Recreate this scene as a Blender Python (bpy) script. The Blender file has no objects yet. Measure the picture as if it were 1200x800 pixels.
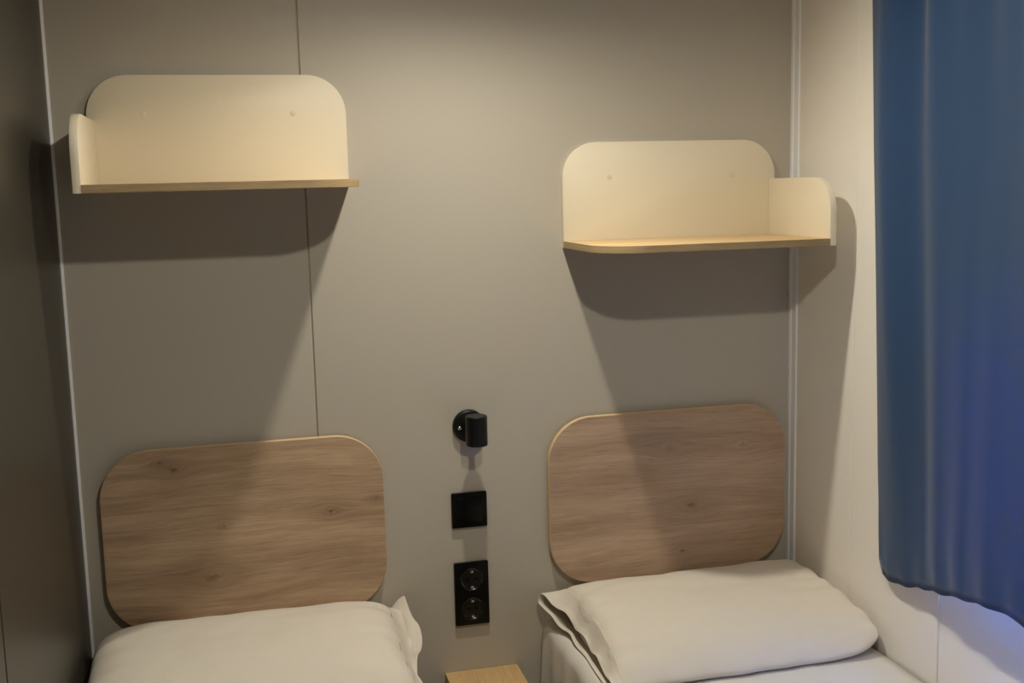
import bpy, bmesh, math, random
from mathutils import Vector, Matrix, noise
random.seed(4)
sc = bpy.context.scene
COL = sc.collection

# ------------------------------------------------------------------ helpers
def link(name, me, parent=None, mat=None):
    o = bpy.data.objects.new(name, me)
    COL.objects.link(o)
    if parent is not None:
        o.parent = parent
    if mat is not None and me is not None:
        me.materials.append(mat)
    return o

def obj(name, bm, mat, parent=None, smooth=False, angle=None):
    bmesh.ops.recalc_face_normals(bm, faces=bm.faces)
    me = bpy.data.meshes.new(name)
    bm.to_mesh(me); bm.free()
    if smooth or angle is not None:
        for p in me.polygons:
            p.use_smooth = True
    o = link(name, me, parent, mat)
    if angle is not None:
        bm2 = bmesh.new(); bm2.from_mesh(me)
        for e in bm2.edges:
            if len(e.link_faces) == 2 and e.calc_face_angle(0) > math.radians(angle):
                e.smooth = False
        bm2.to_mesh(me); bm2.free()
    return o

def tag(o, label, cat, group=None):
    o['label'] = label; o['category'] = cat
    if group: o['group'] = group
    return o

def thing(name, label, cat, loc=(0, 0, 0), group=None):
    o = bpy.data.objects.new(name, None)
    COL.objects.link(o)
    o.location = loc; o.empty_display_size = .05
    return tag(o, label, cat, group)

def struct(o):
    o['kind'] = 'structure'; return o

def bx(bm, lo, hi, bevel=0.0, seg=2):
    b = bmesh.new()
    bmesh.ops.create_cube(b, size=1)
    for v in b.verts:
        v.co = Vector([(lo[i] + hi[i]) / 2 + v.co[i] * (hi[i] - lo[i]) for i in range(3)])
    if bevel > 0:
        bmesh.ops.bevel(b, geom=list(b.edges), offset=bevel, segments=seg, affect='EDGES', profile=.5)
    me = bpy.data.meshes.new('t'); b.to_mesh(me); b.free()
    bm.from_mesh(me); bpy.data.meshes.remove(me)
    return bm

def box(lo, hi, bevel=0.0, seg=2):
    return bx(bmesh.new(), lo, hi, bevel, seg)

def outline(a0, b0, a1, b1, radii, n=14):
    """rounded rectangle, counter-clockwise from the low/low corner; radii = (ll, hl, hh, lh)"""
    pts = []
    for (ca, cb, sa, sb, r, t0) in ((a0, b0, 1, 1, radii[0], 180), (a1, b0, -1, 1, radii[1], 270),
                                    (a1, b1, -1, -1, radii[2], 0), (a0, b1, 1, -1, radii[3], 90)):
        if r <= 0:
            pts.append((ca, cb)); continue
        for k in range(n + 1):
            t = math.radians(t0 + 90 * k / n)
            pts.append((ca + sa * r + r * math.cos(t), cb + sb * r + r * math.sin(t)))
    return pts

def prism(pts, c0, c1, axis, bevel=0.0, seg=2):
    """extrude a 2-D outline along an axis from c0 to c1"""
    def P(a, b, c):
        return {'y': (a, c, b), 'z': (a, b, c), 'x': (c, a, b)}[axis]
    bm = bmesh.new()
    A = [bm.verts.new(P(a, b, c0)) for a, b in pts]
    B = [bm.verts.new(P(a, b, c1)) for a, b in pts]
    f0 = bm.faces.new(A); f1 = bm.faces.new(list(reversed(B)))
    n = len(pts)
    for i in range(n):
        bm.faces.new((A[i], B[i], B[(i + 1) % n], A[(i + 1) % n]))
    bmesh.ops.recalc_face_normals(bm, faces=bm.faces)
    if bevel > 0:
        ed = list(f0.edges) + list(f1.edges)
        bmesh.ops.bevel(bm, geom=ed, offset=bevel, segments=seg, affect='EDGES', profile=.5)
    return bm

def ring_band(pts, grow, c0, c1, axis, thick=.0006):
    """thin strip that wraps an outline (edge banding)"""
    def P(a, b, c):
        return {'y': (a, c, b), 'z': (a, b, c), 'x': (c, a, b)}[axis]
    n = len(pts)
    ca = sum(p[0] for p in pts) / n; cb = sum(p[1] for p in pts) / n
    nor = []
    for i in range(n):
        a = Vector(pts[i - 1]); b = Vector(pts[(i + 1) % n]); d = (b - a)
        d = d.normalized() if d.length else Vector((1, 0))
        m = Vector((d.y, -d.x))
        if m.dot(Vector(pts[i]) - Vector((ca, cb))) < 0: m = -m
        nor.append(m)
    bm = bmesh.new(); rings = []
    s = 1 if c1 > c0 else -1
    for off, c in ((0, c0), (grow, c0), (grow, c1 - s * .0008), (grow * .3, c1), (-.0003, c1), (-.0003, c1 - s * .002)):
        rings.append([bm.verts.new(P(pts[i][0] + nor[i].x * off, pts[i][1] + nor[i].y * off, c)) for i in range(n)])
    for r in range(len(rings)):
        R0, R1 = rings[r], rings[(r + 1) % len(rings)]
        for i in range(n):
            bm.faces.new((R0[i], R0[(i + 1) % n], R1[(i + 1) % n], R1[i]))
    return bm

def lathe(profile, n=48, axis='z', centre=(0, 0, 0)):
    bm = bmesh.new(); rings = []
    for r, h in profile:
        ring = []
        for k in range(n):
            t = 2 * math.pi * k / n
            a, b = r * math.cos(t), r * math.sin(t)
            v = {'z': (a, b, h), 'y': (a, h, b), 'x': (h, a, b)}[axis]
            ring.append(bm.verts.new([v[i] + centre[i] for i in range(3)]))
        rings.append(ring)
    for R0, R1 in zip(rings, rings[1:]):
        for k in range(n):
            bm.faces.new((R0[k], R0[(k + 1) % n], R1[(k + 1) % n], R1[k]))
    for R in (rings[0], rings[-1]):
        bm.faces.new(R)
    bmesh.ops.remove_doubles(bm, verts=bm.verts, dist=1e-6)
    return bm

# ------------------------------------------------------------------ materials
def lin(c):
    return tuple(((x / 255) / 12.92 if x / 255 <= .04045 else ((x / 255 + .055) / 1.055) ** 2.4) for x in c) + (1,)

def mat(name, rgb, rough=.5, spec=.5, var=.03, scale=8.0, bump=0.0, bscale=200.0, metal=0.0):
    m = bpy.data.materials.new(name); m.use_nodes = True
    nt = m.node_tree; N = nt.nodes; L = nt.links
    b = N['Principled BSDF']
    b.inputs['Roughness'].default_value = rough
    b.inputs['Specular IOR Level'].default_value = spec
    b.inputs['Metallic'].default_value = metal
    tc = N.new('ShaderNodeTexCoord')
    nz = N.new('ShaderNodeTexNoise'); nz.inputs['Scale'].default_value = scale; nz.inputs['Detail'].default_value = 3
    L.new(tc.outputs['Object'], nz.inputs['Vector'])
    mr = N.new('ShaderNodeMapRange')
    mr.inputs['To Min'].default_value = 1 - var; mr.inputs['To Max'].default_value = 1 + var
    L.new(nz.outputs['Fac'], mr.inputs['Value'])
    mx = N.new('ShaderNodeMix'); mx.data_type = 'RGBA'; mx.blend_type = 'MULTIPLY'; mx.inputs['Factor'].default_value = 1
    mx.inputs['A'].default_value = lin(rgb)
    L.new(mr.outputs['Result'], mx.inputs['B'])
    L.new(mx.outputs['Result'], b.inputs['Base Color'])
    if bump > 0:
        n2 = N.new('ShaderNodeTexNoise'); n2.inputs['Scale'].default_value = bscale; n2.inputs['Detail'].default_value = 2
        L.new(tc.outputs['Object'], n2.inputs['Vector'])
        bp = N.new('ShaderNodeBump'); bp.inputs['Strength'].default_value = bump; bp.inputs['Distance'].default_value = .002
        L.new(n2.outputs['Fac'], bp.inputs['Height']); L.new(bp.outputs['Normal'], b.inputs['Normal'])
    return m

def wood(name, light, dark, knots=(), seed=0.0, rough=.55, along='x', planks=()):
    """oak laminate: grain along one axis, knots at given places (grain coordinate, cross coordinate, radius, strength)"""
    m = bpy.data.materials.new(name); m.use_nodes = True
    nt = m.node_tree; N = nt.nodes; L = nt.links
    b = N['Principled BSDF']; b.inputs['Roughness'].default_value = rough; b.inputs['Specular IOR Level'].default_value = .35
    tc = N.new('ShaderNodeTexCoord')
    sep = N.new('ShaderNodeSeparateXYZ'); L.new(tc.outputs['Object'], sep.inputs[0])
    g, c = {'x': ('X', 'Z'), 'y': ('Y', 'X'), 'xy': ('X', 'Y')}[along]
    def math_(op, a, bb=None, cc=None):
        n = N.new('ShaderNodeMath'); n.operation = op
        for i, v in enumerate((a, bb, cc)):
            if v is None: continue
            if isinstance(v, (int, float)): n.inputs[i].default_value = v
            else: L.new(v, n.inputs[i])
        return n.outputs[0]
    G, Cc = sep.outputs[g], sep.outputs[c]
    def noise_(x, y, z, scale, detail, rough_=.5):
        cb = N.new('ShaderNodeCombineXYZ')
        for i, v in enumerate((x, y, z)):
            if isinstance(v, (int, float)): cb.inputs[i].default_value = v
            else: L.new(v, cb.inputs[i])
        n = N.new('ShaderNodeTexNoise'); n.inputs['Scale'].default_value = scale
        n.inputs['Detail'].default_value = detail; n.inputs['Roughness'].default_value = rough_
        L.new(cb.outputs[0], n.inputs['Vector'])
        return n.outputs['Fac']
    dark_sum = None; warp = 0.0
    cross = Cc
    for (kx, kz, r, s) in knots:
        dx = math_('MULTIPLY', math_('SUBTRACT', G, kx), .55)
        dz = math_('SUBTRACT', Cc, kz)
        d2 = math_('ADD', math_('MULTIPLY', dx, dx), math_('MULTIPLY', dz, dz))
        d = math_('SQRT', d2)
        # the grain bulges around the knot
        fall = math_('POWER', 2.718, math_('DIVIDE', math_('MULTIPLY', d2, -1.0), (r * 2.6) ** 2))
        sgn = math_('DIVIDE', dz, math_('ADD', d, r * .3))
        cross = math_('SUBTRACT', cross, math_('MULTIPLY', math_('MULTIPLY', sgn, fall), r * 1.3))
        wob = math_('MULTIPLY', noise_(G, Cc, seed + kx * 9, 90, 3), r * 1.1)
        core = N.new('ShaderNodeMapRange'); core.interpolation_type = 'SMOOTHSTEP'
        core.inputs['From Min'].default_value = r * 1.25; core.inputs['From Max'].default_value = r * .35
        L.new(math_('ADD', d, wob), core.inputs['Value'])
        halo = math_('MULTIPLY', math_('POWER', 2.718, math_('DIVIDE', math_('MULTIPLY', d2, -1.0), (r * 2.6) ** 2)), .42)
        k = math_('MULTIPLY', math_('ADD', core.outputs[0], halo), s)
        dark_sum = k if dark_sum is None else math_('ADD', dark_sum, k)
    cross = math_('ADD', cross, math_('MULTIPLY', math_('SUBTRACT', noise_(math_('MULTIPLY', G, 1.0), math_('MULTIPLY', Cc, 3.0), seed + 3.1, 2.4, 2), .5), .05))
    broad = noise_(math_('MULTIPLY', G, .9), math_('MULTIPLY', cross, 7), seed, 2.6, 3)
    band = noise_(math_('MULTIPLY', G, 2.2), math_('MULTIPLY', cross, 46), seed + 7, 2.0, 6, .72)
    fine = noise_(math_('MULTIPLY', G, 5), math_('MULTIPLY', cross, 160), seed + 13, 2.2, 5, .65)
    pore = noise_(math_('MULTIPLY', G, 9), math_('MULTIPLY', cross, 200), seed + 23, 2.0, 2, .5)
    porem = N.new('ShaderNodeMapRange'); porem.inputs['From Min'].default_value = .62; porem.inputs['From Max'].default_value = .75
    L.new(pore, porem.inputs['Value'])
    t = math_('ADD', math_('ADD', math_('MULTIPLY', broad, .74), math_('MULTIPLY', band, .56)), math_('MULTIPLY', fine, .62))
    rp = N.new('ShaderNodeMapRange'); rp.inputs['From Min'].default_value = .60; rp.inputs['From Max'].default_value = 1.30
    L.new(t, rp.inputs['Value'])
    ramp = N.new('ShaderNodeMix'); ramp.data_type = 'RGBA'
    ramp.inputs['A'].default_value = lin(dark); ramp.inputs['B'].default_value = lin(light)
    L.new(rp.outputs[0], ramp.inputs['Factor'])
    out = ramp.outputs['Result']
    def mul(colr, f, amt, tint=(.40, .33, .27, 1)):
        mx = N.new('ShaderNodeMix'); mx.data_type = 'RGBA'; mx.blend_type = 'MULTIPLY'; mx.clamp_factor = True
        L.new(math_('MULTIPLY', f, amt), mx.inputs['Factor']); L.new(colr, mx.inputs['A']); mx.inputs['B'].default_value = tint
        return mx.outputs['Result']
    out = mul(out, porem.outputs[0], .45)
    for pz, pw in planks:      # joints between the printed planks
        ln = N.new('ShaderNodeMapRange'); ln.inputs['From Min'].default_value = .0024; ln.inputs['From Max'].default_value = .0004
        L.new(math_('ABSOLUTE', math_('SUBTRACT', math_('ADD', Cc, math_('MULTIPLY', math_('SUBTRACT', noise_(math_('MULTIPLY', G, 3), pz, seed, 3, 3), .5), .012)), pz)), ln.inputs['Value'])
        out = mul(out, ln.outputs[0], pw)
    if dark_sum is not None:
        out = mul(out, dark_sum, .8)
    L.new(out, b.inputs['Base Color'])
    bp = N.new('ShaderNodeBump'); bp.inputs['Strength'].default_value = .12; bp.inputs['Distance'].default_value = .001
    L.new(fine, bp.inputs['Height']); L.new(bp.outputs['Normal'], b.inputs['Normal'])
    return m

def cloth(name, rgb, translucent=0.0, tint=None, weave=900.0, rough=.9, sheen=.15, bump=.06):
    m = bpy.data.materials.new(name); m.use_nodes = True
    nt = m.node_tree; N = nt.nodes; L = nt.links
    b = N['Principled BSDF']; b.inputs['Roughness'].default_value = rough; b.inputs['Specular IOR Level'].default_value = .15
    b.inputs['Sheen Weight'].default_value = sheen; b.inputs['Sheen Roughness'].default_value = .5
    b.inputs['Base Color'].default_value = lin(rgb)
    tc = N.new('ShaderNodeTexCoord')
    nz = N.new('ShaderNodeTexNoise'); nz.inputs['Scale'].default_value = weave; nz.inputs['Detail'].default_value = 2
    L.new(tc.outputs['Object'], nz.inputs['Vector'])
    n2 = N.new('ShaderNodeTexNoise'); n2.inputs['Scale'].default_value = 22; n2.inputs['Detail'].default_value = 4
    L.new(tc.outputs['Object'], n2.inputs['Vector'])
    ad = N.new('ShaderNodeMath'); ad.operation = 'MULTIPLY_ADD'; ad.inputs[1].default_value = 1.6
    L.new(n2.outputs['Fac'], ad.inputs[0]); L.new(nz.outputs['Fac'], ad.inputs[2])
    bp = N.new('ShaderNodeBump'); bp.inputs['Strength'].default_value = bump; bp.inputs['Distance'].default_value = .004
    L.new(ad.outputs[0], bp.inputs['Height']); L.new(bp.outputs['Normal'], b.inputs['Normal'])
    if translucent > 0:
        tr = N.new('ShaderNodeBsdfTranslucent'); tr.inputs['Color'].default_value = lin(tint or rgb)
        mx = N.new('ShaderNodeMixShader'); mx.inputs[0].default_value = translucent
        L.new(b.outputs[0], mx.inputs[1]); L.new(tr.outputs[0], mx.inputs[2])
        L.new(mx.outputs[0], N['Material Output'].inputs['Surface'])
    return m

M_back = mat('grey_wall_panel', (186, 178, 165), .42, .35, .012, 3, .02, 500)
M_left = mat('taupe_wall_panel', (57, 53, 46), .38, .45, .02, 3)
M_right = mat('white_wall_panel', (240, 234, 225), .45, .35, .012, 3)
M_front = mat('room_wall_paint', (60, 55, 50), .6, .3, .02, 3)
M_ceil = mat('ceiling_white', (225, 220, 210), .7, .2, .01, 4)
M_floor = wood('floor_oak', (96, 76, 58), (58, 45, 33), along='xy', seed=31, rough=.5)
M_trim = mat('trim_white', (243, 243, 245), .35, .5, .01, 5)
M_cream = mat('cream_laminate', (230, 219, 196), .42, .4, .012, 6)
M_white_edge = mat('cream_edge', (236, 228, 214), .4, .4, .01, 9)
M_cap = mat('screw_cap_cream', (226, 214, 191), .35, .4, .02, 30)
M_oak_shelf = wood('shelf_oak', (226, 198, 150), (186, 154, 108), seed=5, along='xy', rough=.5)
M_oak_edge = wood('shelf_edge_oak', (190, 164, 124), (128, 106, 76), seed=9, along='x', rough=.5)
M_head_edge = mat('headboard_edge_oak', (214, 184, 140), .45, .35, .06, 40)
KL = ((.153, .355, .012, 1.0), (.125, .372, .006, .9), (.219, .108, .019, .8), (.483, .233, .010, 1.0),
      (.250, .220, .0035, 1.0), (.583, .252, .0045, .9), (.535, .352, .005, .3))
KR = ((.355, .164, .015, .9), (.331, .053, .008, .8), (.092, .047, .005, .55), (.30, .31, .012, .30), (.49, .305, .009, .25))
M_headL = wood('headboard_oak_warm', (214, 184, 152), (136, 107, 83), KL, seed=2.0, planks=((.268, .22), (.214, .22)))
M_headR = wood('headboard_oak_grey', (208, 178, 150), (140, 113, 93), KR, seed=17.0, planks=((.118, .15),))
M_night = wood('nightstand_oak', (222, 188, 136), (180, 144, 98), seed=41, along='y', rough=.5)
M_black = mat('black_plastic', (4, 4, 6), .35, .2, .05, 20)
M_blackm = mat('black_metal', (7, 7, 8), .4, .35, .05, 20)
M_lens = mat('black_socket_well', (8, 8, 9), .22, .6, .05, 20)
M_chrome = mat('screw_chrome', (220, 220, 222), .18, .5, .02, 40, metal=1.0)
M_case = cloth('pillow_cotton', (220, 211, 198), 0, None, 1100)
M_sheet = cloth('sheet_cotton', (216, 211, 204), 0, None, 900)
M_matt = cloth('mattress_ticking', (226, 222, 214), 0, None, 600)
M_curtain = cloth('blue_curtain_fabric', (42, 68, 104), .062, (8, 96, 205), 500, .75, .2, .04)
M_frame = mat('window_frame_white', (232, 232, 232), .35, .5, .01, 5)
M_bedbase = mat('bed_base_grey', (120, 112, 102), .6, .3, .03, 10)

# ------------------------------------------------------------------ the room (metres; back wall at y = 0, viewer at negative y)
W, YF, H = 1.6575, -2.95, 2.17
X_SEAM = .5045
struct(obj('floor', box((-.06, YF - .06, -.06), (W + .12, .06, 0)), M_floor))
struct(obj('ceiling', box((-.06, YF - .06, H), (W + .12, .06, H + .06)), M_ceil))
# back wall: two pressed panels that meet in a vertical groove
bm = box((-.06, 0, 0), (X_SEAM - .0016, .05, H), .0015, 1)
bx(bm, (X_SEAM + .0016, 0, 0), (W + .12, .05, H), .0015, 1)
bx(bm, (X_SEAM - .01, .004, 0), (X_SEAM + .01, .045, H))
struct(obj('wall_back', bm, M_back))
# left wall: dark panel with a joint nearer to the viewer
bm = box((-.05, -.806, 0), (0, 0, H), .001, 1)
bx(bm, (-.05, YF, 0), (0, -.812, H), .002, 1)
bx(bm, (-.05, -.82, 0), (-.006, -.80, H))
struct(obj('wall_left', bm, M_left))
struct(obj('wall_front', box((-.05, YF - .05, 0), (W + .05, YF, H)), M_front))
# right wall around the window opening; beyond y = -.612 the panel under the window sits a little further back
WY0, WY1, WZ0, WZ1 = -1.62, -.66, .785, 1.32
STEP = -.612
bm = box((W, -.285, 0), (W + .12, 0, H), .001, 1)
bx(bm, (W, STEP, 0), (W + .12, -.2865, H), .001, 1)
bx(bm, (W + .005, -.30, 0), (W + .12, -.27, H))
bx(bm, (W + .004, YF, 0), (W + .12, STEP, WZ0))
bx(bm, (W + .004, YF, WZ1), (W + .12, STEP, H))
bx(bm, (W + .004, WY1, WZ0), (W + .12, STEP, WZ1))
bx(bm, (W + .004, YF, WZ0), (W + .12, WY0, WZ1))
struct(obj('wall_right', bm, M_right))
# window in the opening: frame with a mullion, and one glass pane
bm = bmesh.new()
for lo, hi in (((W + .075, WY0, WZ0), (W + .11, WY1, WZ0 + .04)), ((W + .075, WY0, WZ1 - .04), (W + .11, WY1, WZ1)),
               ((W + .075, WY0, WZ0 + .04), (W + .11, WY0 + .04, WZ1 - .04)), ((W + .075, WY1 - .04, WZ0 + .04), (W + .11, WY1, WZ1 - .04)),
               ((W + .075, (WY0 + WY1) / 2 - .02, WZ0 + .04), (W + .11, (WY0 + WY1) / 2 + .02, WZ1 - .04))):
    bx(bm, lo, hi, .003)
win = struct(obj('window_1', bm, M_frame))
mg = bpy.data.materials.new('window_glass'); mg.use_nodes = True
b = mg.node_tree.nodes['Principled BSDF']
b.inputs['Transmission Weight'].default_value = 1; b.inputs['Roughness'].default_value = 0; b.inputs['IOR'].default_value = 1.02
obj('window_pane', box((W + .091, WY0 + .04, WZ0 + .04), (W + .095, WY1 - .04, WZ1 - .04)), mg, win)
# corner trims: a thin bead on the left, a white cove profile on the right
bm = prism([(0, 0), (.0055, 0), (.0055, -.0015), (.004, -.004), (.0015, -.0055), (0, -.0055)], 0, H, 'z')
struct(obj('trim_1', bm, M_trim))
pts = [(W, 0), (W, -.034), (W - .0015, -.034), (W - .0035, -.032), (W - .0035, -.012), (W - .006, -.009), (W - .006, 0)]
struct(obj('trim_2', prism(pts, 0, H, 'z'), M_trim))

# ------------------------------------------------------------------ wall shelves
SW, SH, SD, SPH, TH = .525, .222, .2992, .1306, .0153
def shelf(x0, z, mirror, label):
    """z = top of the board. The side panel is at the left end; mirrored, at the right end."""
    t = thing('wall_shelf', label, 'shelf', (x0, 0, z), 'cream wall shelves above the beds')
    def mx(pts):
        return [(SW - a, b) for a, b in reversed(pts)] if mirror else pts
    rr = (0, 0, .082, .082)
    obj('back_panel', prism(mx(outline(0, -TH, SW, SH, rr)), 0, -.0136, 'y', .0012), M_cream, t, angle=35)
    # side panel, rounded at the top front corner
    xs = (SW - TH, SW) if mirror else (0, TH)
    op = outline(-SD, -TH, -.0136, SPH, (0, 0, 0, .075))
    obj('side_panel', prism(op, xs[0], xs[1], 'x', .0012), M_cream, t, angle=35)
    # oak board, rounded at its free front corner
    ob = mx(outline(TH, -SD, SW, -.0136, (0, .10, 0, 0)))
    brd = obj('shelf_board', prism(ob, -TH, 0, 'z', .0006, 1), M_oak_shelf, t, angle=35)
    fr = [p for p in outline(TH, -SD, SW, -.0136, (0, .10, 0, 0))]
    strip = fr[:16] + [(SW, -.0136)]       # along the front, round the corner, back to the wall
    strip = [(SW - a, b) for a, b in strip] if mirror else strip
    bm = bmesh.new(); rows = []
    for i, (a, bb) in enumerate(strip):
        p0 = Vector(strip[max(i - 1, 0)]); p1 = Vector(strip[min(i + 1, len(strip) - 1)])
        d = (p1 - p0).normalized(); nrm = Vector((d.y, -d.x)) * (-1 if mirror else 1)
        rows.append([bm.verts.new((a + nrm.x * o, bb + nrm.y * o, h)) for o, h in ((0, -TH), (.0006, -TH + .0005), (.0006, -.0005), (0, 0))])
    for r0, r1 in zip(rows, rows[1:]):
        for k in range(3):
            bm.faces.new((r0[k], r0[k + 1], r1[k + 1], r1[k]))
    obj('edge_band', bm, M_oak_edge, brd, angle=50)
    for cx in (.111, .414):
        c = SW - cx if mirror else cx
        obj('screw_cap', lathe([(.0060, -.0136), (.0060, -.0139), (.0054, -.01405)], 24, 'y', (c, 0, .143)), M_cap, t, smooth=True)
    return t
shelf(.073, 1.5364, False, 'cream wall shelf with its side panel next to the dark wall, the higher shelf')
shelf(1.0791, 1.3871, True, 'cream wall shelf with its side panel next to the blue curtain, the lower shelf')

# ------------------------------------------------------------------ headboards
HW, HH, HT, HB = .601, .400, .0225, .008
def headboard(x0, m, label):
    t = thing('headboard', label, 'headboard', (x0, 0, .576), 'oak headboard panels behind the beds')
    o = outline(0, 0, HW, HH, (.105,) * 4, 20)
    obj('panel', prism(o, -HB, -HT, 'y', .0004, 1), m, t, angle=35)
    obj('edge_band', ring_band(o, .0008, -HB, -HT + .0004, 'y'), M_head_edge, t, angle=60)
    bm = box((.09, -HB, .08), (HW - .09, 0, .12))
    bx(bm, (.09, -HB, HH - .12), (HW - .09, 0, HH - .08))
    obj('wall_batten', bm, M_bedbase, t)
    return t
headboard(.0428, M_headL, 'rounded oak headboard with several dark knots, on the wall next to the dark wall')
headboard(1.0313, M_headR, 'rounded oak headboard with one large central knot, beside the white corner trim')

# ------------------------------------------------------------------ wall lamp, switch, sockets
LX, LZ = .847, .974
lamp = thing('wall_lamp', 'small black wall spotlight with round plate above the black switch', 'lamp', (LX, 0, LZ))
obj('back_plate', lathe([(.0, 0), (.0375, 0), (.0375, -.010), (.0362, -.0125), (.034, -.0135), (0, -.0135)], 64, 'y'), M_blackm, lamp, angle=40)
obj('arm', lathe([(.007, -.013), (.007, -.048), (0, -.048)], 24, 'y', (.004, 0, .003)), M_blackm, lamp, angle=40)
bm = lathe([(0, .033), (.0225, .033), (.0245, .0315), (.0245, -.0335), (.0232, -.0345), (.0215, -.0335), (.0205, -.018), (0, -.018)], 64, 'z', (.004, -.070, .003))
obj('lamp_shade', bm, M_blackm, lamp, angle=35)
obj('screw', lathe([(.0, -.0185), (.0028, -.018), (.0042, -.0165), (.0046, -.013), (0, -.013)], 24, 'y', (-.0235, 0, -.002)), M_chrome, lamp, smooth=True)

SX = .842
sw = thing('light_switch', 'square black light switch plate below the wall spotlight', 'light switch', (SX, 0, .776))
obj('wall_plate', prism(outline(-.0415, -.0415, .0415, .0415, (.003,) * 4, 5), 0, -.009, 'y', .0015), M_black, sw, angle=40)
bm = box((-.0295, -.0118, -.0295), (.0295, -.008, .0295), .0012)
obj('rocker', bm, M_black, sw, angle=40)

so = thing('power_socket', 'tall black double wall socket below the light switch', 'socket', (SX, 0, .5745))
o = outline(-.0405, -.076, .0405, .076, (.003,) * 4, 5)
obj('wall_plate', prism(o, 0, -.009, 'y', .0015), M_black, so, angle=40)
for zc in (.0355, -.0355):
    w = obj('socket_well', lathe([(.0275, -.0085), (.0275, -.0112), (.0262, -.0118), (.0248, -.0112), (.0225, -.0092), (0, -.0092)], 48, 'y', (0, 0, zc)), M_lens, so, angle=30)
    for zz in (.0185, -.0185):
        obj('earth_clip', box((-.0035, -.0122, zc + zz - .0026), (.0035, -.0092, zc + zz + .0026), .001), M_chrome, w, angle=40)
    for xx in (-.0095, .0095):
        obj('pin_hole', lathe([(.0036, -.0092), (.0036, -.0098), (.0026, -.0098), (.0024, -.0093)], 20, 'y', (xx, 0, zc)), M_black, w, angle=40)

# ------------------------------------------------------------------ nightstand between the beds
NX0, NX1, NZ = .773, .947, .3854
nt_ = thing('nightstand', 'narrow oak bedside cabinet between the two beds', 'nightstand', (NX0, 0, 0))
nw = NX1 - NX0
obj('top', box((0, -.33, NZ - .018), (nw, -.001, NZ), .0012), M_night, nt_, angle=40)
bm = box((.004, -.315, .05), (.018, -.004, NZ - .018), .001)
bx(bm, (nw - .018, -.315, .05), (nw - .004, -.004, NZ - .018), .001)
bx(bm, (.018, -.315, .05), (nw - .018, -.004, .066), .001)
bx(bm, (.018, -.012, .066), (nw - .018, -.004, NZ - .018))
obj('body', bm, M_cream, nt_, angle=40)
dr = obj('drawer', box((.006, -.331, .20), (nw - .006, -.3155, NZ - .022), .0012), M_night, nt_, angle=40)
obj('knob', lathe([(.004, -.331), (.004, -.340), (.009, -.345), (.009, -.350), (0, -.352)], 24, 'y', (nw / 2, 0, .28)), M_blackm, dr, angle=40)
obj('door', box((.006, -.331, .055), (nw - .006, -.3155, .197), .0012), M_night, nt_, angle=40)
obj('plinth', box((.012, -.30, 0), (nw - .012, -.01, .05)), M_cream, nt_)

# ------------------------------------------------------------------ beds
MZ = .50
def fit_sheet(width, open_side, seed):
    """sheet over the mattress: top, rounded edge and a hanging side with soft folds; local x 0..width, open_side +1 / -1"""
    L_, r = 1.88, .03
    prof = []      # (distance from the open edge inwards, height, amount of folding)
    hang = .30
    for k in range(15):
        prof.append((0.0, -hang + (hang - r) * k / 14, 1 - .75 * (k / 14) ** 2))
    for k in range(1, 9):
        a = math.pi / 2 * k / 8
        prof.append((r - r * math.cos(a), -r + r * math.sin(a), .22 * (1 - k / 8)))
    for k in range(1, 31):
        prof.append((r + (width - r - .004) * k / 30, 0, 0))
    bm = bmesh.new(); rows = []
    ny = 150
    for j in range(ny + 1):
        y = -.012 - L_ * j / ny
        row = []
        edge = min(1, (j / ny) / .02)
        for d, h, f in prof:
            fold = (math.sin(y * 46 + 1.3 * math.sin(y * 11 + seed)) * .5 + noise.noise((y * 17, h * 3, seed)) * .9)
            push = f * (.004 + .0075 * fold) * (1 + .8 * (-h / hang))
            dz = 0
            if f == 0:
                dz = .0022 * noise.noise((d * 7, y * 5, seed)) + .0012 * noise.noise((d * 23, y * 19, seed))
            zr = -.008 * (1 - edge) if f < 1 else 0
            xx = d - push
            row.append(bm.verts.new(((width - xx) if open_side > 0 else xx, y, MZ + h + dz + zr)))
        rows.append(row)
    for r0, r1 in zip(rows, rows[1:]):
        for k in range(len(prof) - 1):
            bm.faces.new((r0[k], r0[k + 1], r1[k + 1], r1[k]))
    # head end and foot end hang down too
    for rr in (rows[0], rows[-1]):
        low = [bm.verts.new((v.co.x, v.co.y, MZ - hang)) for v in rr[14:]]
        for k in range(len(low) - 1):
            bm.faces.new((rr[14 + k], rr[15 + k], low[k + 1], low[k]))
    return bm

def bed(x0, width, open_side, seed, label):
    t = thing('bed', label, 'bed', (x0, 0, 0), 'twin single beds')
    e = .008
    a, b_ = (e, width - .012) if open_side > 0 else (.012, width - e)
    bm = box((a + .01, -1.87, .12), (b_ - .01, -.03, .26), .004)
    obj('bed_base', bm, M_bedbase, t, angle=40)
    obj('mattress', box((a, -1.88, .262), (b_, -.022, MZ - .006), .026, 4), M_matt, t, angle=50)
    for lx in (a + .05, b_ - .05):
        for ly in (-.10, -1.79):
            obj('leg', lathe([(.018, 0), (.018, .004), (.024, .12), (0, .12)], 24, 'z', (lx, ly, 0)), M_black, t, angle=40)
    o = obj('fitted_sheet', fit_sheet(width, open_side, seed), M_sheet, t, smooth=True)
    s = o.modifiers.new('cloth_thickness', 'SOLIDIFY'); s.thickness = .0018; s.offset = -1
    return t
BX0 = 1.0114
bed(.006, .640, 1, 3.0, 'single bed under the pillow next to the dark wall, mostly out of view')
bed(BX0, W - .003 - BX0, -1, 8.0, 'single bed with white fitted sheet beside the blue curtain')

# ------------------------------------------------------------------ pillows
def sgnpow(v, p): return math.copysign(abs(v) ** p, v)

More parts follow.
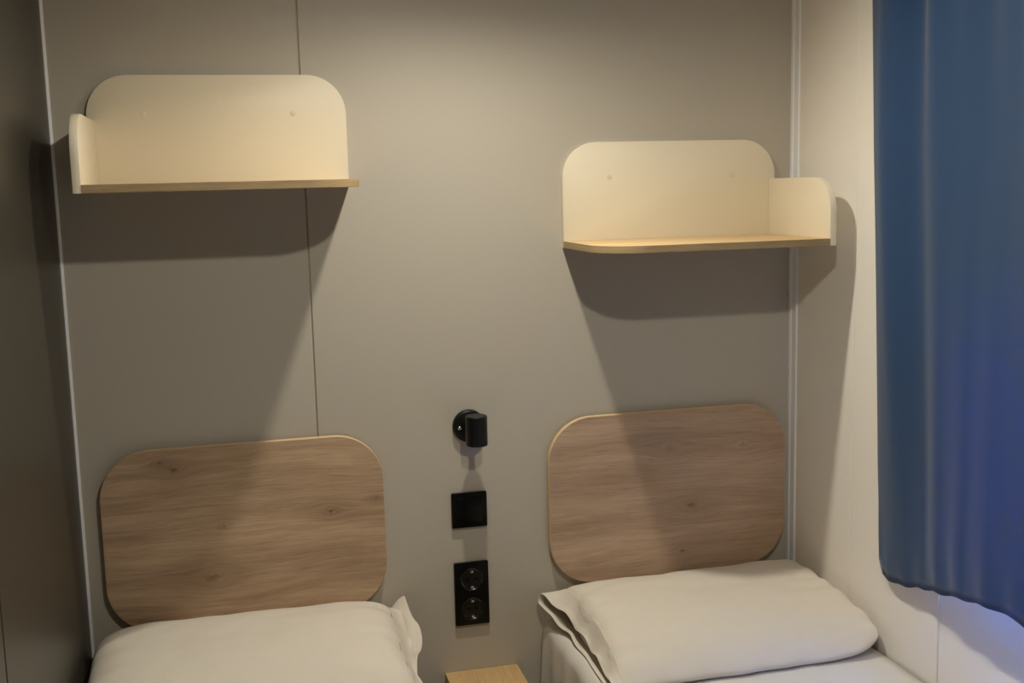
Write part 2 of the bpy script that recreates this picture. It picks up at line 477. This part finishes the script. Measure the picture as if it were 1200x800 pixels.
def pillow(label, x0, x1, yb, yf, hem_side, seed, tall, back_lift, P):
    """pillow lying on the mattress. hem_side -1 / +1 = end where the pillowcase opens.
    back_lift raises the rear edge against the wall."""
    t_obj = None
    cx, cy = (x0 + x1) / 2, (yb + yf) / 2
    hw, hd = (x1 - x0) / 2, (yb - yf) / 2
    def thick(u, v):
        a = max(0, 1 - abs(u) ** P['pu']); b2 = max(0, 1 - abs(v) ** P['pv'])
        if v < 0: return tall * (a ** P['eu']) * (max(0, 1 - abs(v) ** 2.6) ** P['evf'])
        return tall * (a ** P['eu']) * (b2 ** P['ev'])
    def mid(u, v):
        s = (v + 1) / 2                # 0 front .. 1 back
        q = max(0, -u * hem_side) ** 5 * (1 - s) * P['cap']
        return q + P['front_z'] + (back_lift - P['front_z']) * s ** 1.4
    def wr(u, v):
        n = .0045 * noise.noise((u * 2.1, v * 2.4, seed)) + .0020 * noise.noise((u * 6, v * 7, seed + 5))
        cr = max(0, abs(u) - .55) / .45          # gathers near the two ends
        n += cr * .0035 * math.sin(v * 19 + 3 * noise.noise((u * 3, v * 3, seed))) * max(0, 1 - abs(v) ** 6)
        fr = max(0, -v - .5) / .5
        n += fr * .0018 * math.sin(u * 24 + 4 * noise.noise((u * 2, v * 4, seed + 9)))
        return n
    def xy(u, v):
        pin = 1 - P['pinch'] * (1 - v * v) * abs(u) ** 6
        pinv = 1 - P['pinchv'] * (1 - u * u) * abs(v) ** 6
        x = cx + hw * u * pin; y = cy + hd * v * pinv
        if u * hem_side < 0:           # closed end: blunt rounded corners
            q = (abs(u) * abs(v)) ** 7
            x -= math.copysign(.018 * q, u); y -= math.copysign(.020 * q, v)
        y += P['skew'] * u * (1 - (v + 1) / 2)
        x += .006 * noise.noise((v * 3, seed, 1)) * abs(u) ** 4
        y += .006 * noise.noise((u * 4, seed, 7)) * max(0, -v) ** 4
        return x, y
    nu, nv = 72, 52
    def S(i, n):                       # denser towards the edges
        s = -1 + 2 * i / n
        return math.sin(s * math.pi / 2) * .6 + s * .4
    bm = bmesh.new(); top = []; bot = []
    for i in range(nu + 1):
        u = S(i, nu); rt = []; rb = []
        for j in range(nv + 1):
            v = S(j, nv); x, y = xy(u, v); T = thick(u, v); m = mid(u, v)
            edge = i in (0, nu) or j in (0, nv)
            w_ = wr(u, v) * min(1, T / (tall * .35))
            zt = m + T * P['up'] + w_
            zb = max(.0035, m - T * (1 - P['up']))
            vt = bm.verts.new((x, y, MZ + max(zt, zb + .001)))
            rt.append(vt); rb.append(vt if edge else bm.verts.new((x, y, MZ + min(zb, zt - .001))))
        top.append(rt); bot.append(rb)
    for i in range(nu):
        for j in range(nv):
            bm.faces.new((top[i][j], top[i + 1][j], top[i + 1][j + 1], top[i][j + 1]))
            q = [bot[i][j], bot[i][j + 1], bot[i + 1][j + 1], bot[i + 1][j]]
            try: bm.faces.new(q)
            except ValueError: pass
    p = obj('pillow', bm, M_case, None, smooth=True)
    tag(p, label, 'pillow', 'white pillows on the beds')
    sub = p.modifiers.new('smooth_cloth', 'SUBSURF'); sub.levels = 1; sub.render_levels = 1
    # open end of the pillowcase: two layers that reach past the filling
    hs = hem_side
    bm = bmesh.new(); n1, n2 = 46, 10
    layers = []
    for layer in (1, -1):
        g = []
        for j in range(n1 + 1):
            v = -1 + 2 * j / n1; row = []
            ext, lift, yo = P['hem'](v, layer)
            u0 = hs * .955
            x_a, y_a = xy(u0, v); T = thick(u0, v); m = mid(u0, v)
            z_a = m + T * (P['up'] if layer > 0 else -(1 - P['up'])) + .0015 * layer
            z_a = max(z_a, .004)
            xe, ye = xy(hs, v)
            for k in range(n2 + 1):
                s = k / n2
                x = x_a + (xe + hs * ext - x_a) * s
                y = y_a + yo * s * s
                gap = .0055 * layer * math.sin(min(1, s * 1.2) * math.pi / 2) * (1 - abs(v) ** 8)
                z = z_a * (1 - s) ** 1.6 + (m + lift) * (1 - (1 - s) ** 1.6) + gap
                z += .005 * s * math.sin(v * 13 + layer * 1.7 + seed) * (1 - abs(v) ** 4) + .004 * s * noise.noise((v * 6, s * 3, seed + layer))
                row.append(bm.verts.new((x, y, MZ + max(z, .004))))
            g.append(row)
        layers.append(g)
    for g in layers:
        for j in range(n1):
            for k in range(n2):
                bm.faces.new((g[j][k], g[j + 1][k], g[j + 1][k + 1], g[j][k + 1]))
    for j in (0, n1):
        for k in range(n2):
            a, b2 = layers[0][j], layers[1][j]
            bm.faces.new((a[k], a[k + 1], b2[k + 1], b2[k]))
    h = obj('pillowcase_hem', bm, M_case, p, smooth=True)
    sm = h.modifiers.new('cloth_thickness', 'SOLIDIFY'); sm.thickness = .0016; sm.offset = 0
    s2 = h.modifiers.new('smooth_cloth', 'SUBSURF'); s2.levels = 1; s2.render_levels = 1
    return p

def hemL(v, layer):
    back = max(0, v - .45) / .55
    if layer > 0:
        return .012 + .010 * math.exp(-((v - .3) / .4) ** 2), .012 * back, 0
    return .018 + .032 * math.exp(-((v - .50) / .36) ** 2), -.002 + .046 * back ** 1.2, -.004 * back
def hemR(v, layer):
    back = max(0, v - .3) / .7
    ext = .012 + .034 * back + (.006 if layer < 0 else 0)
    return ext, (.004 if layer > 0 else -.016) + .012 * back, -.012 * back
pillow('plump white pillow against the knotty headboard next to the dark wall', .008, .657, -.018, -.46, 1, 2.0, .140, .055,
       dict(pu=7.0, pv=3.4, eu=.5, ev=.55, evf=.6, cap=0, front_z=.016, up=.62, pinch=.02, pinchv=.02, skew=0, hem=hemL))
pillow('white pillow on the bed beside the blue curtain, opening of its case showing', 1.045, 1.6555, -.018, -.458, -1, 6.0, .118, .048,
       dict(pu=12.0, pv=3.4, eu=.42, ev=.55, evf=.72, cap=.032, front_z=.012, up=.60, pinch=.02, pinchv=.03, skew=.0, hem=hemR))

# ------------------------------------------------------------------ curtain on its rail
def lerp_tab(tab, x):
    if x <= tab[0][0]: return tab[0][1]
    for (a, p), (b_, q) in zip(tab, tab[1:]):
        if x <= b_:
            s = (x - a) / (b_ - a); s = s * s * (3 - 2 * s)
            return p + (q - p) * s
    return tab[-1][1]
HEM = [(0, .712), (.008, .695), (.02, .683), (.046, .679), (.115, .692), (.18, .711), (.258, .732), (.348, .755), (.43, .774), (.50, .780), (.56, .772), (.75, .768), (1.3, .765)]
DIST = [(0, .016), (.02, .019), (.05, .020), (.12, .022), (.18, .027), (.26, .050), (.35, .072), (.43, .087), (1.3, .092)]
TOPZ = 2.085
bm = bmesh.new(); rows = []
nyc, nzc = 300, 60
LEN = 1.30
for i in range(nyc + 1):
    s = LEN * i / nyc                      # distance along the wall from the edge nearest the bed head
    row = []
    for k in range(nzc + 1):
        f = k / nzc                        # 0 hem .. 1 top
        zh = lerp_tab(HEM, s)
        z = zh + (TOPZ - zh) * f
        y = -(.426 - .075 * f) - s
        hug = 1 - math.exp(-s / (.02 + .035 * f))      # the edge turns back to the wall
        amp = .0025 + .008 * f ** 1.6
        dist = lerp_tab(DIST, s); dist += (.050 - dist) * min(1, f * 1.6)
        d = .015 + hug * (dist - .015) + hug * (amp * math.sin((s * 15 + .5 * math.sin(s * 9)) - 1.0) + .0045 * math.sin(s * 9 + 2.0 * f))
        d += f ** .7 * (.007 * math.exp(-((s - .085) / .028) ** 2) - .036 * math.exp(-((s - .175) / .050) ** 2) + .016 * math.exp(-((s - .56) / .09) ** 2))
        d += .010 * f ** 6 * math.sin(s * 60)
        d += (.0015 + .003 * f) * noise.noise((s * 6, z * 1.6, 3.0)) + (1 - f) ** 10 * .004 * noise.noise((s * 22, 1.0, z * 9))
        row.append(bm.verts.new((W - max(d, .012), y, z)))
    rows.append(row)
for r0, r1 in zip(rows, rows[1:]):
    for k in range(nzc):
        bm.faces.new((r0[k], r0[k + 1], r1[k + 1], r1[k]))
cur = obj('curtain', bm, M_curtain, None, smooth=True)
tag(cur, 'long plain blue curtain hanging on the white wall', 'curtain')
s = cur.modifiers.new('cloth_thickness', 'SOLIDIFY'); s.thickness = .0012; s.offset = 0
# rail above it, fixed to the wall
rail = thing('curtain_rail', 'white curtain rail at the top of the blue curtain', 'curtain rail', (W, -.34, 2.10))
obj('rod', lathe([(0, 0), (.009, 0), (.009, -1.42), (0, -1.42)], 24, 'y', (-.055, 0, 0)), M_trim, rail, angle=40)
for yy in (-.06, -.71, -1.36):
    obj('bracket', box((-.062, yy - .008, -.006), (0, yy + .008, .006), .002), M_trim, rail, angle=40)

# ------------------------------------------------------------------ ceiling spotlights (above the picture) and daylight
def lampspot(x, y, label, power, size, beam, blend, tilt):
    t = thing('ceiling_spotlight', label, 'ceiling light', (x, y, H), 'ceiling spotlights')
    obj('ring', lathe([(.030, 0), (.048, 0), (.048, -.004), (.044, -.008), (.031, -.008), (.030, -.004)], 48, 'z'), M_trim, t, angle=40)
    l = bpy.data.lights.new('spot_bulb', 'SPOT'); l.shadow_soft_size = size / 2; l.energy = power
    l.spot_size = math.radians(beam); l.spot_blend = blend
    l.color = (1.0, .94, .79)
    o = bpy.data.objects.new('spot_bulb', l); COL.objects.link(o)
    o.location = (x, y, H - .02); o.rotation_euler = (-math.radians(tilt), 0, 0)
lampspot(.833, -.425, 'ceiling spotlight nearer the headboards', 55, .05, 174, 1.0, 25.5)
lampspot(.833, -1.6065, 'ceiling spotlight over the foot of the beds', 32, .05, 180, .3, 0)

wd = bpy.data.worlds.new('sky'); sc.world = wd; wd.use_nodes = True
bgn = wd.node_tree.nodes['Background']
bgn.inputs['Color'].default_value = (.13, .38, 1.0, 1); bgn.inputs['Strength'].default_value = 900.0

# ------------------------------------------------------------------ camera
cam = bpy.data.cameras.new('camera'); cam.sensor_width = 36; cam.lens = 36 * 1299.8 / 1200
cam.clip_start = .02
co = bpy.data.objects.new('camera', cam); COL.objects.link(co); sc.camera = co
yaw, pitch, roll = .2417, .1400, -.0248
F = Vector((math.sin(yaw) * math.cos(pitch), math.cos(yaw) * math.cos(pitch), -math.sin(pitch)))
r = Vector((math.cos(yaw), -math.sin(yaw), 0)); u = r.cross(F)
R_, U_ = r * math.cos(roll) + u * math.sin(roll), u * math.cos(roll) - r * math.sin(roll)
m3 = Matrix((R_, U_, -F)).transposed()
co.matrix_world = Matrix.Translation((.3518, -2.447, 1.517)) @ m3.to_4x4()

sc.view_settings.view_transform = 'Standard'; sc.view_settings.look = 'None'
sc.view_settings.gamma = 1; sc.view_settings.use_curve_mapping = False
sc.view_settings.exposure = -0.11
